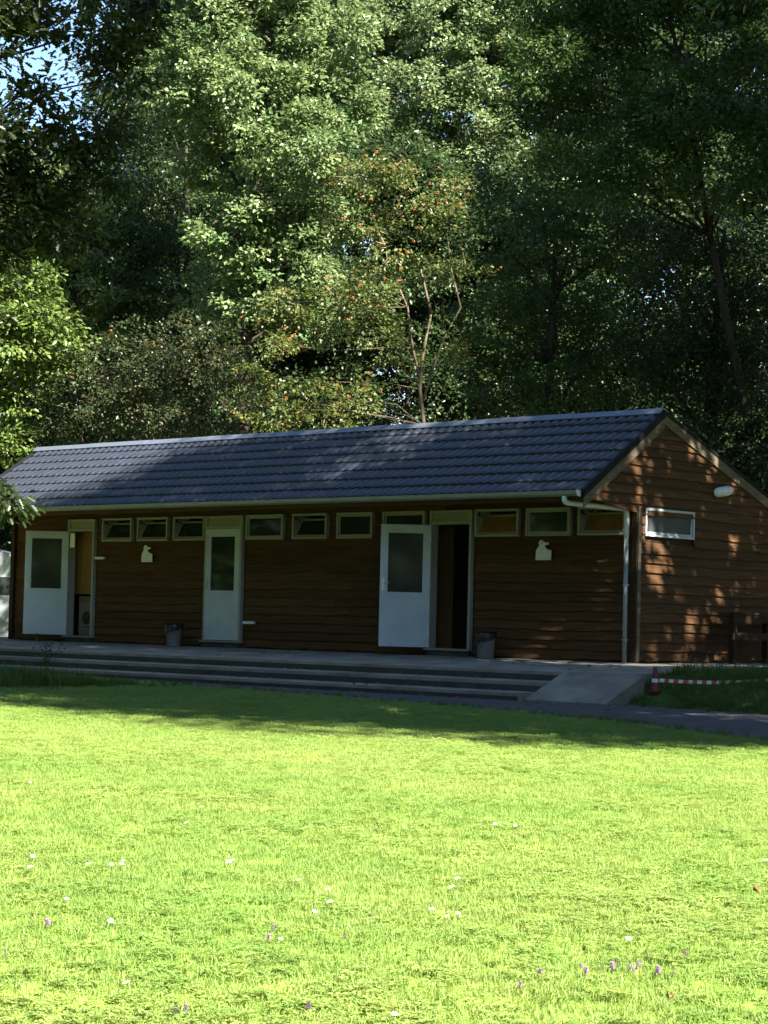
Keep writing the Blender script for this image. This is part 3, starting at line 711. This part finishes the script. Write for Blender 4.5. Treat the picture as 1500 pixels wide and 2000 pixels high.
def berries(t, C_, Dr, n, dmin):
    b = MB(); rr = random.Random(3)
    for k in range(9):
        c = (rr.uniform(-.04, .04), rr.uniform(-.04, .04), rr.uniform(-.03, .02)); r = .016
        b.add([(c[0]+r,c[1],c[2]),(c[0],c[1]+r,c[2]),(c[0]-r,c[1],c[2]),(c[0],c[1]-r,c[2]),(c[0],c[1],c[2]+r),(c[0],c[1],c[2]-r)], [(0,1,4),(1,2,4),(2,3,4),(3,0,4),(1,0,5),(2,1,5),(3,2,5),(0,3,5)])
    me = b.mesh('berry_cluster', M['berry'], True)
    face = (C_-C_.mean(0))@np.array([.67, -.74, .2]); order = np.argsort(-face)[:int(len(C_)*.45)]
    for i in RNG.choice(order, min(n, len(order)), replace=False):
        o = bpy.data.objects.new('berry_cluster', me); COL.objects.link(o); o.parent = t
        o.location = Vector(C_[i]+Dr[i]*.3+np.array([.67, -.74, 0])*.15); o.rotation_euler = (random.random(), random.random(), random.random()*6); s = random.uniform(.55, 1.0); o.scale = (s, s, s)
berries(rw, RC, RD, 85, 0); berries(rw2, RC2, RD2, 14, 0)
# left maple in the light
tree('maple_tree', 'bright yellow-green maple at the left edge above the roof', base_at(-70, 49),
     L_([(40,570,70),(90,620,65),(20,650,75),(110,680,50),(60,720,60),(-30,600,80),(-40,700,80),(30,790,50),(-20,840,70),(20,880,40),(-60,520,80),(130,640,35),(70,540,40),(140,720,30)], 47, .6),
     cols=((.058,.108,.02),(.115,.165,.036)), leaf=.13, dens=9, per=34, rs=(.28, .5), trunk_r=.16, shape=LEAF_SIX, group=GR)
tree('oak_tree', 'sunlit oak behind the left maple with a rounded top', base_at(110, 54),
     L_([(60,390,85),(140,400,80),(220,430,70),(20,440,90),(110,470,80),(200,500,75),(-40,400,90),(260,480,60),(60,520,70),(300,560,60),(160,560,80),(240,600,80)], 54, 1.0), cols=((.065,.115,.034),(.155,.20,.075)), leaf=.12, dens=6.2, per=80, rs=(.26, .5), trunk_r=.2, group=GR)
# middle gap, darker
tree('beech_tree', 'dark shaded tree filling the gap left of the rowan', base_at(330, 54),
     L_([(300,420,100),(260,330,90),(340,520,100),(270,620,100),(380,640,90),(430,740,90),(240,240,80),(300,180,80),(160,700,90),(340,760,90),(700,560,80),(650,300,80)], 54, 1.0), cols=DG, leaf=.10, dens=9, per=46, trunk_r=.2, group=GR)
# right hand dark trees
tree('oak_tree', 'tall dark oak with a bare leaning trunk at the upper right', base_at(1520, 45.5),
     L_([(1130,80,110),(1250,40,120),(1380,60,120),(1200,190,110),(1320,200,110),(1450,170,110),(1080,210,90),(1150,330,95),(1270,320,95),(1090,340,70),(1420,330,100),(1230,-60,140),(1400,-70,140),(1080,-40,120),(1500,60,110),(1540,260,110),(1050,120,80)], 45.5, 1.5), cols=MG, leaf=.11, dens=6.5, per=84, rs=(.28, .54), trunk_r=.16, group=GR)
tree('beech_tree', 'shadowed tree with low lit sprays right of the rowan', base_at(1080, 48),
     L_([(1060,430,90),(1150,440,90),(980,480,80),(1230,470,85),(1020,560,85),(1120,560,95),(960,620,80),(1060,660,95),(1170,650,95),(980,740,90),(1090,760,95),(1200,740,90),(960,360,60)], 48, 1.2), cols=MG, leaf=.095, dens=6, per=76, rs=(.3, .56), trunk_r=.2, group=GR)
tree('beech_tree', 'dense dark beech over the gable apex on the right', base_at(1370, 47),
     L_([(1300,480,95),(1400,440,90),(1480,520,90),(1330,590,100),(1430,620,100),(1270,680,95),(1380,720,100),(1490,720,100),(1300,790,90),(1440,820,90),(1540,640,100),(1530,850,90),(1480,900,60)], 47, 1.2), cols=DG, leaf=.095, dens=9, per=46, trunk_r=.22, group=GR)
# the wood behind, closing the view
BG = 'far trees closing the wood'
far = [(-60, 64, 330, 900, 'dim far tree behind the left maple'), (180, 68, 360, 900, 'dim far tree behind the left roof end'), (440, 66, -150, 900, 'dim far tree behind the central oak'), (700, 70, -150, 900, 'dim far tree between the two pale crowns'),
       (930, 68, -150, 900, 'dim far tree behind the pale feathery crown'), (1160, 66, -150, 900, 'dim far tree behind the shadowed beech'), (1400, 64, -150, 950, 'dim far tree behind the gable apex'), (1640, 62, -150, 1000, 'dim far tree beyond the right picture edge'), (310, 74, -150, 420, 'dim far treetop left behind the central oak'), (560, 74, -150, 420, 'dim far treetop right behind the central oak'), (1330, 72, -150, 450, 'dim far treetop behind the leaning trunk'), (-260, 60, -150, 1000, 'dim far tree beyond the left picture edge')]
for (u, d, v0, v1, lb) in far:
    tree('far_tree', lb, base_at(u, d), L_(fill(u-170, u+170, v0, v1, int((v1-v0)/32), 95, 130), d, 2.0), cols=DG, leaf=.17, dens=3.6, per=44, rs=(.5, .85), trunk_r=.25, twigs=.1, group=BG)
for (u, d, lb) in [(90, 60, 'dusky understorey tree behind the left roof end'), (330, 60, 'dusky understorey tree behind the shaded rowan'), (560, 60, 'dusky understorey tree left of the berry rowan'), (790, 60, 'dusky understorey tree right behind the berry rowan'), (1010, 60, 'dusky understorey tree right of the ridge middle'), (1230, 60, 'dusky understorey tree behind the right end of the ridge'), (1460, 58, 'dusky understorey tree at the right picture edge')]:
    tree('understorey_tree', lb, base_at(u, d), L_(fill(u-140, u+140, 330, 900, 17, 85, 120), d, 1.5), cols=DG, leaf=.14, dens=5, per=46, rs=(.42, .75), trunk_r=.12, twigs=.1, group='understorey of the wood')
# low bushes under the wood right behind the building
for (u, d, lb) in [(60, 58, 'low dark bush at the far left behind the caravan'), (620, 50, 'low dark bush under the rowan berries'), (1150, 50, 'low dark bush behind the right roof slope'), (1480, 46, 'low dark bush behind the gable at the right edge'), (330, 52, 'low dark bush behind the left half of the roof')]:
    tree('bush', lb, base_at(u, d), L_(fill(u-150, u+150, 800, 1150, 12, 80, 110), d, 1.2), cols=DG, leaf=.11, dens=6, per=44, rs=(.3, .55), trunk_r=.08, twigs=.1, cat='bush', group='bushes under the wood')
tree('bush', 'dark leafy bush rising behind the caravan at the left edge', base_at(0, 60), L_(fill(-70, 60, 930, 1130, 12, 55, 80), 60, 1.0), cols=DG, leaf=.12, dens=7, per=46, rs=(.3, .55), trunk_r=.08, twigs=.1, cat='bush', group='bushes under the wood')
# foreground oak hanging in from the left
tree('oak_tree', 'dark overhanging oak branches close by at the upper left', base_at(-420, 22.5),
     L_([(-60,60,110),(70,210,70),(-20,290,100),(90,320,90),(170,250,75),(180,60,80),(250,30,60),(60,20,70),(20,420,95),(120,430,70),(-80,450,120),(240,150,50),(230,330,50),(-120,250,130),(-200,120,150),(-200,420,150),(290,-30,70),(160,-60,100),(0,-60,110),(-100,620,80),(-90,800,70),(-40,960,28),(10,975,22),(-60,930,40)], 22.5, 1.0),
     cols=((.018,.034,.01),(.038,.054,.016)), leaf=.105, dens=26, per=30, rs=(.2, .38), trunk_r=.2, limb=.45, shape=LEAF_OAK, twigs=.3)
# tall trees right of the view, they shade the building and the far lawn
SH = 'tall trees standing right of the lawn'
def shade(x, y, z0, z1, r, n, lb, dens=1.5, leaf=.19, rs=(.45, .8)):
    global RNG
    RNG = np.random.default_rng(zlib.crc32(lb.encode())); lobes = []
    for k in range(n):
        a = RNG.uniform(0, 6.28); q = math.sqrt(RNG.random()); t = RNG.random(); rr = r*(1-.45*abs(t-.4))
        lobes.append(((x+math.cos(a)*q*rr, y+math.sin(a)*q*rr, z0+(z1-z0)*t), RNG.uniform(.95, 1.6)))
    tree('tall_oak', lb, (x, y, GZ-.05), lobes, cols=MG, leaf=leaf, dens=dens, per=34, rs=rs, trunk_r=.32, twigs=.1, group=SH, trunk_top=z1-1)
shade(12.5, -7.9, 8.5, 17, 4.8, 46, 'tall oak right of the lawn nearest the path', 2.4)
shade(11.0, -3.3, 8.0, 17, 4.5, 42, 'tall oak beside the gable out to the right', 1.0, .3, (.6, .95))
shade(10.5, 2.0, 8.0, 16, 3.3, 24, 'lighter oak casting dapples on the gable', .8, .3, (.6, .95))
shade(16.5, -4.5, 7.5, 19, 4.5, 48, 'tall oak beyond the path to the right', 2.4)
shade(19.5, -9.3, 8.0, 15, 3.2, 32, 'short-crowned oak farther out right of the path', 2.6)
shade(20.5, -11.3, 13, 20, 2.9, 34, 'slim high oak at the right rim of the lawn', 2.6)
shade(14.0, -10.5, 14, 21, 3.5, 36, 'slender high-crowned oak over the path', 2.4)
shade(9.0, -4.4, 14.5, 21.5, 3.8, 62, 'tallest oak above the gable side of the path', 2.4)
shade(5.5, 9.5, 4.5, 25, 4.8, 90, 'broad oak in the wood right of the gable', 2.2)
shade(0.5, 9.8, 13.6, 21, 4.2, 50, 'high-crowned oak rising behind the gable', 2.2)
shade(9.0, 15.0, 4, 17, 4.5, 40, 'broad oak farther right in the wood', 2.0)
shade(2.5, 19.0, 4, 18, 4.5, 40, 'broad oak in the wood behind the gable', 2.0)

# unseen trees carry the wood round the clearing, added to block sky light
for k, (x, y, h) in enumerate([(-17.5,-13.5,18),(-13,-21,19),(-4,-29,20),(4,-37,21),(13,-41,21),(25,-43,21),(-24,-11,17),(-33,-3,17),(-33,-17,19),(-27,-29,19),(-18,-40,20),(-5,-48,19),(8,-54,21),(22,-56,20),(36,-50,21),(48,-40,20),(54,-26,20),(54,-12,19),(46,2,20),(34,12,20),(22,22,19),(11,27,19)]):
    lb = []
    for j in range(46):
        a = RNG.uniform(0, 6.28); q = math.sqrt(RNG.random()); t = RNG.random(); rr = 6.8*(1-.5*abs(t-.4)); lb.append(((x+math.cos(a)*q*rr, y+math.sin(a)*q*rr, 1.0+(h-1.0)*t**1.3), RNG.uniform(1.5, 2.4)))
    tree('ring_tree', 'broad oak on the rim of the clearing outside the picture', (x, y, GZ-.05), lb, cols=MG, leaf=.45, dens=.85, per=30, rs=(.8, 1.3), trunk_r=.35, twigs=0, group='oaks on the rim of the clearing', trunk_top=h-2)

# ------------------------------------------------------------------ grass
src = bpy.data.collections.new('grass_source')
def tuft(name, n, rad, h0, h1, w0, lean, m, clover=0, seed=0):
    r = random.Random(seed); mb = MB()
    for k in range(n):
        a = r.uniform(0, 6.283); q = rad*math.sqrt(r.random()); x, y = q*math.cos(a), q*math.sin(a)
        h = r.uniform(h0, h1); l = r.uniform(.1, lean)*h; b = r.uniform(0, 6.283); dx, dy = math.cos(b)*l, math.sin(b)*l
        w = w0*r.uniform(.7, 1.2); c = b+1.57+r.uniform(-.6, .6); wx, wy = math.cos(c)*w, math.sin(c)*w
        mb.add([(x-wx, y-wy, -.005), (x+wx, y+wy, -.005), (x+dx*.4+wx*.8, y+dy*.4+wy*.8, h*.6), (x+dx*.4-wx*.8, y+dy*.4-wy*.8, h*.6), (x+dx, y+dy, h)], [(0, 1, 2, 3), (3, 2, 4)])
    for k in range(clover):
        a = r.uniform(0, 6.283); q = rad*math.sqrt(r.random()); x, y, z = q*math.cos(a), q*math.sin(a), r.uniform(.02, h1*.8); s = r.uniform(.008, .015)
        for j in range(3):
            t = a+j*2.094; ex, ey = math.cos(t), math.sin(t)
            mb.add([(x, y, z), (x+ex*s-ey*s*.6, y+ey*s+ex*s*.6, z+.003), (x+ex*s*1.5, y+ey*s*1.5, z+r.uniform(-.004, .006)), (x+ex*s+ey*s*.6, y+ey*s-ex*s*.6, z+.003)], [(0, 1, 2, 3)])
    me = mb.mesh(name, m); o = bpy.data.objects.new(name, me); src.objects.link(o); return o
for i in range(4): tuft('t%d' % i, 46, .08, .012, .031, .0018, 1.6, M['grass'], seed=i)
tuft('t4', 26, .08, .012, .031, .0018, 1.6, M['grass'], clover=14, seed=11)
tuft('t5', 36, .08, .015, .037, .0018, 1.4, M['grass'], seed=12)
src2 = bpy.data.collections.new('rough_source')
_s = src; src = src2
for i in range(3): tuft('r%d' % i, 26, .07, .08, .2, .003, .9, M['rough'], seed=30+i)
src = _s
def scatter(name, P, scl, idx, coll, label_kind=True):
    n = len(P); me = bpy.data.meshes.new(name); me.vertices.add(n); me.vertices.foreach_set('co', P.astype(np.float32).reshape(-1))
    a = me.attributes.new('rot', 'FLOAT_VECTOR', 'POINT'); rr = np.zeros((n, 3), np.float32); rr[:, 2] = RNG.uniform(0, 6.283, n); rr[:, :2] = RNG.normal(size=(n, 2))*.1; a.data.foreach_set('vector', rr.reshape(-1))
    a = me.attributes.new('scl', 'FLOAT', 'POINT'); a.data.foreach_set('value', scl.astype(np.float32))
    a = me.attributes.new('idx', 'INT', 'POINT'); a.data.foreach_set('value', idx.astype(np.int32)); me.update()
    o = link(name, me); tag(o, kind='stuff')
    ng = bpy.data.node_groups.new(name+'_scatter', 'GeometryNodeTree')
    ng.interface.new_socket('Geometry', in_out='INPUT', socket_type='NodeSocketGeometry'); ng.interface.new_socket('Geometry', in_out='OUTPUT', socket_type='NodeSocketGeometry')
    N = ng.nodes; L = ng.links; gi = N.new('NodeGroupInput'); go = N.new('NodeGroupOutput'); ip = N.new('GeometryNodeInstanceOnPoints'); ci = N.new('GeometryNodeCollectionInfo')
    ci.inputs['Collection'].default_value = coll; ci.inputs['Separate Children'].default_value = True; ci.inputs['Reset Children'].default_value = True
    def attr(nm, ty):
        q = N.new('GeometryNodeInputNamedAttribute'); q.data_type = ty; q.inputs['Name'].default_value = nm; return q.outputs['Attribute']
    L.new(gi.outputs[0], ip.inputs['Points']); L.new(ci.outputs[0], ip.inputs['Instance']); ip.inputs['Pick Instance'].default_value = True
    L.new(attr('idx', 'INT'), ip.inputs['Instance Index']); L.new(attr('rot', 'FLOAT_VECTOR'), ip.inputs['Rotation']); L.new(attr('scl', 'FLOAT'), ip.inputs['Scale'])
    L.new(ip.outputs[0], go.inputs[0]); m_ = o.modifiers.new('scatter', 'NODES'); m_.node_group = ng; return o
fh = norm(np.array([[fw[0], fw[1], 0]]))[0]; rh = np.array([fh[1], -fh[0], 0])
def near_y(x):
    xs_ = [-30, -9, -5.3, -1.5, 2, 5.1, 8.1, 14, 26]; ys_ = [-4.05, -4.06, -5.0, -5.75, -6.5, -7.6, -9.35, -12.6, -19.0]; return np.interp(x, xs_, ys_)
Ps, Sc = [], []
for (d0, d1, dn, s0, s1) in [(3.2, 9, 380, .7, 1.0), (9, 15, 260, .75, 1.05), (15, 22, 190, .8, 1.05), (22, 40, 130, .8, 1.1)]:
    wmax = .2*d1+3.6; n = int(dn*(d1-d0)*2*wmax); d = RNG.uniform(d0, d1, n); l = RNG.uniform(-wmax, wmax, n)
    k = np.abs(l) < .2*d+3.5; d, l = d[k], l[k]
    p = CAM+d[:, None]*fh+l[:, None]*rh; p[:, 2] = GZ
    k = p[:, 1] < near_y(p[:, 0])-.02+RNG.normal(size=len(p))*.04; p = p[k]
    Ps.append(p); Sc.append(RNG.uniform(s0, s1, len(p)))
P = np.vstack(Ps); Sc = np.concatenate(Sc)
pn_ = np.sin(P[:, 0]*1.3+np.sin(P[:, 1]*.9)*2)*np.sin(P[:, 1]*1.1+np.cos(P[:, 0]*.7)*2)
cl = RNG.random(len(P)) < np.clip(.16+.25*pn_, .02, .5)
idx = np.where(cl, 4, RNG.choice([0, 1, 2, 3, 5], len(P), p=[.22, .22, .22, .22, .12]))
scatter('lawn_grass', P, Sc, idx, src)
# rough grass: bank on the right, tussock on the left, path edges
Q = []; q_s = []
n = 9000; x = RNG.uniform(2.06, 10, n); y = RNG.uniform(-6.5, 5.5, n)
for a, b in zip(x, y):
    z = bank_z(a, b); dq = np.array([a, b])-CONE[:2]; fr_ = dq@np.array([.67, -.74])
    if fr_ > -.1 and fr_ < .6 and abs(dq@np.array([.74, .67])) < .14: continue
    if z > GZ: Q.append((a, b, z)); q_s.append(random.uniform(.55, 1.15)*(.75 if random.random() < .85 else 1.2))
def tuss(u, v, n, sp, s0, s1):
    c = onz(u, v, GZ)
    for _ in range(n):
        Q.append((c[0]+random.gauss(0, sp), min(c[1]+random.gauss(0, sp*.6), -4.06), GZ)); q_s.append(random.uniform(s0, s1))
tuss(20, 1338, 90, .5, 1.0, 1.9); tuss(90, 1340, 70, .5, .9, 1.6); tuss(170, 1338, 60, .5, .7, 1.2); tuss(260, 1340, 40, .45, .5, .8); tuss(-80, 1338, 120, .8, 1.2, 2.0)
for k in range(260):
    a = random.uniform(-6, 12); Q.append((a, float(near_y(a))+random.gauss(-.05, .06), GZ)); q_s.append(random.uniform(.3, .6))
scatter('rough_grass', np.array(Q), np.array(q_s), RNG.integers(0, 3, len(Q)), src2)

# ------------------------------------------------------------------ flowers and small things on the lawn
dm_stem = MB().tube([(0, 0, 0), (.003, .002, .05)], .0012, 5).mesh('stem', M['stem'])
pet = MB()
for k in range(13):
    t = 2*math.pi*k/13; ex, ey = math.cos(t), math.sin(t)
    pet.add([(ex*.004, ey*.004, .05), (ex*.009-ey*.003, ey*.009+ex*.003, .053), (ex*.014, ey*.014, .052), (ex*.009+ey*.003, ey*.009-ex*.003, .053)], [(0, 1, 2, 3)])
pet_me = pet.mesh('petals', M['petal'])
eye_me = MB().lathe([(.005, .049), (.005, .054), (.003, .057), (.0, .058)], (0, 0, 0), 10).mesh('eye', M['yellow'], True)
def daisy(p, s):
    o = tag(empty('daisy', tuple(p), random.random()*6), 'small white daisy standing in the sunlit lawn', 'daisy', 'daisies scattered over the lawn'); o.scale = (s, s, s); o.rotation_euler = (random.uniform(.1, .45), random.uniform(-.2, .2), random.uniform(.2, 1.3))
    link('stem', dm_stem, o); link('petals', pet_me, o); link('eye', eye_me, o)
for (u, v) in [(397,1575),(368,1600),(62,1668),(62,1690),(175,1685),(217,1681),(235,1681),(242,1674),(442,1677),(458,1674),(587,1712),(640,1735),(610,1772),(648,1756),(548,1823),(128,1748),(214,1792),(57,1528),(888,1728),(898,1710),(845,1770),(877,1779),(892,1776),(768,1966),(966,1604),(1006,1606),(1225,1827),(256,1912),(1495,1676)]:
    daisy(onz(u, v, GZ+.05)*[1, 1, 0]+[0, 0, GZ+.004], random.uniform(.6, .9))
hd = MB()
for k in range(5):
    for j in range(6):
        t = 2*math.pi*(j+.5*(k % 2))/6; r = .008-.0008*k; z = .035+.006*k; ex, ey = math.cos(t), math.sin(t)
        hd.add([(0, 0, z), (ex*r-ey*.003, ey*r+ex*.003, z+.003), (ex*r*1.5, ey*r*1.5, z+.001), (ex*r+ey*.003, ey*r-ex*.003, z+.003)], [(0, 1, 2, 3)])
hd_me = hd.mesh('flower_head', M['purple']); st_me = MB().tube([(0, 0, 0), (0, 0, .04)], .0014, 5).mesh('stem', M['stem'])
for (u, v) in [(1135,1870),(1140,1882),(1182,1872),(1196,1876),(1210,1874),(1226,1876),(1240,1878),(1250,1874),(1276,1880),(1284,1886),(1312,1889),(1343,1852),(1050,1888),(1010,1905),(343,1960),(362,1952),(275,1812),(270,1818),(98,1792),(14,1848),(522,1815),(531,1803),(670,1817),(718,1776),(604,1952)]:
    p = onz(u, v, GZ+.05); o = tag(empty('self_heal', (p[0], p[1], GZ), random.random()*6), 'small purple self-heal flower low in the lawn', 'flower', 'purple flowers low in the lawn'); s = random.uniform(.55, .85); o.scale = (s, s, s); o.rotation_euler[0] = random.uniform(-.5, .5)
    link('stem', st_me, o); link('flower_head', hd_me, o)
for (u, v, lb) in [(860, 1436, 'tiny orange fallen leaf at the shadow edge of the lawn'), (1470, 1738, 'brown curled fallen leaf near the right edge of the lawn'), (1308, 1950, 'tan fallen leaf low down on the right lawn')]:
    p = onz(u, v, GZ+.045); vs = [(x*.042, y*.036, .012*math.sin(x*6)+.02*abs(y)) for x, y in [(0, 0), (.3, -.3), (.7, -.27), (1, 0), (.7, .27), (.3, .3)]]
    vs2 = [(a, b, c-.0015) for a, b, c in vs]
    o = MB().add(vs+vs2, [(0, 1, 2, 3), (0, 3, 4, 5), (9, 8, 7, 6), (11, 10, 9, 6)]+[(i, (i+1) % 6, 6+(i+1) % 6, 6+i) for i in range(6)]).build('fallen_leaf', M['deadleaf']); o.location = (p[0], p[1], GZ+.045); o.rotation_euler = (.2, -.15, random.random()*6)
    tag(o, lb, 'leaf')
# weed by the left door, in front of the steps
wp = onz(115, 1318, GZ); wp[1] = min(wp[1], -4.1)
wd = tag(empty('weed', (wp[0], wp[1], GZ)), 'spindly leafy weed growing before the steps at the left door', 'weed')
mb = MB(); tips = []
for k in range(5):
    dx, dy, h = RNG.normal()*.16, RNG.normal()*.1, RNG.uniform(.45, .75); mb.tube([(0, 0, 0), (dx*.5, dy*.5, h*.6), (dx*1.2, dy, h)], [.006, .004, .002], 5)
    for q in np.linspace(.4, 1, 7): tips.append((dx*(.2+q), dy*q, h*q))
mb.build('stem', M['stem'], wd); T_ = np.repeat(np.array(tips), 3, 0); nT = len(T_)
link('leaves', leaf_mesh('leaves', T_+RNG.normal(size=(nT, 3))*.02, RNG.normal(size=(nT, 3))*[1, 1, .4], RNG.normal(size=(nT, 3))*.3+[0, 0, 1], RNG.uniform(.04, .08, nT), np.tile(np.array([.03, .05, .014]), (nT, 1))*RNG.uniform(.7, 1.5, (nT, 1)), LEAF_SIX, M['leaf']), wd)

# dry leaves and crumbs gathered on the steps, slab edge and path
n = 520; lx = RNG.uniform(-15, 8, n); k_ = RNG.integers(0, 5, n); ly = np.choose(k_, [-3.46+RNG.uniform(0, .4, n)**2, -3.96+RNG.uniform(0, .4, n)**2, RNG.uniform(-2.9, -.1, n), -4.05-RNG.exponential(.25, n), RNG.uniform(-5.4, -4.1, n)])
lz = np.choose(k_, [np.full(n, -.236), np.full(n, -.38), -.004+(ZF+.004)*(-ly/3.0), np.full(n, GZ+.004), np.full(n, GZ+.004)])+.012
keep = (lx < .8) | (k_ > 2); lx, ly, lz = lx[keep], ly[keep], lz[keep]; n = len(lx)
ok = np.array([(b > near_y(a)+.1) for a, b in zip(lx, ly)]); lx, ly, lz = lx[ok], ly[ok], lz[ok]; n = len(lx)
tg = tag(link('leaf_litter', leaf_mesh('leaf_litter', np.stack([lx, ly, lz], 1), RNG.normal(size=(n, 3))*[1, 1, .15], RNG.normal(size=(n, 3))*.25+[0, 0, 1], RNG.uniform(.04, .09, n), np.array([.16, .10, .045])*RNG.uniform(.4, 1.5, (n, 1)), LEAF_SIX, M['leaf'])), kind='stuff')
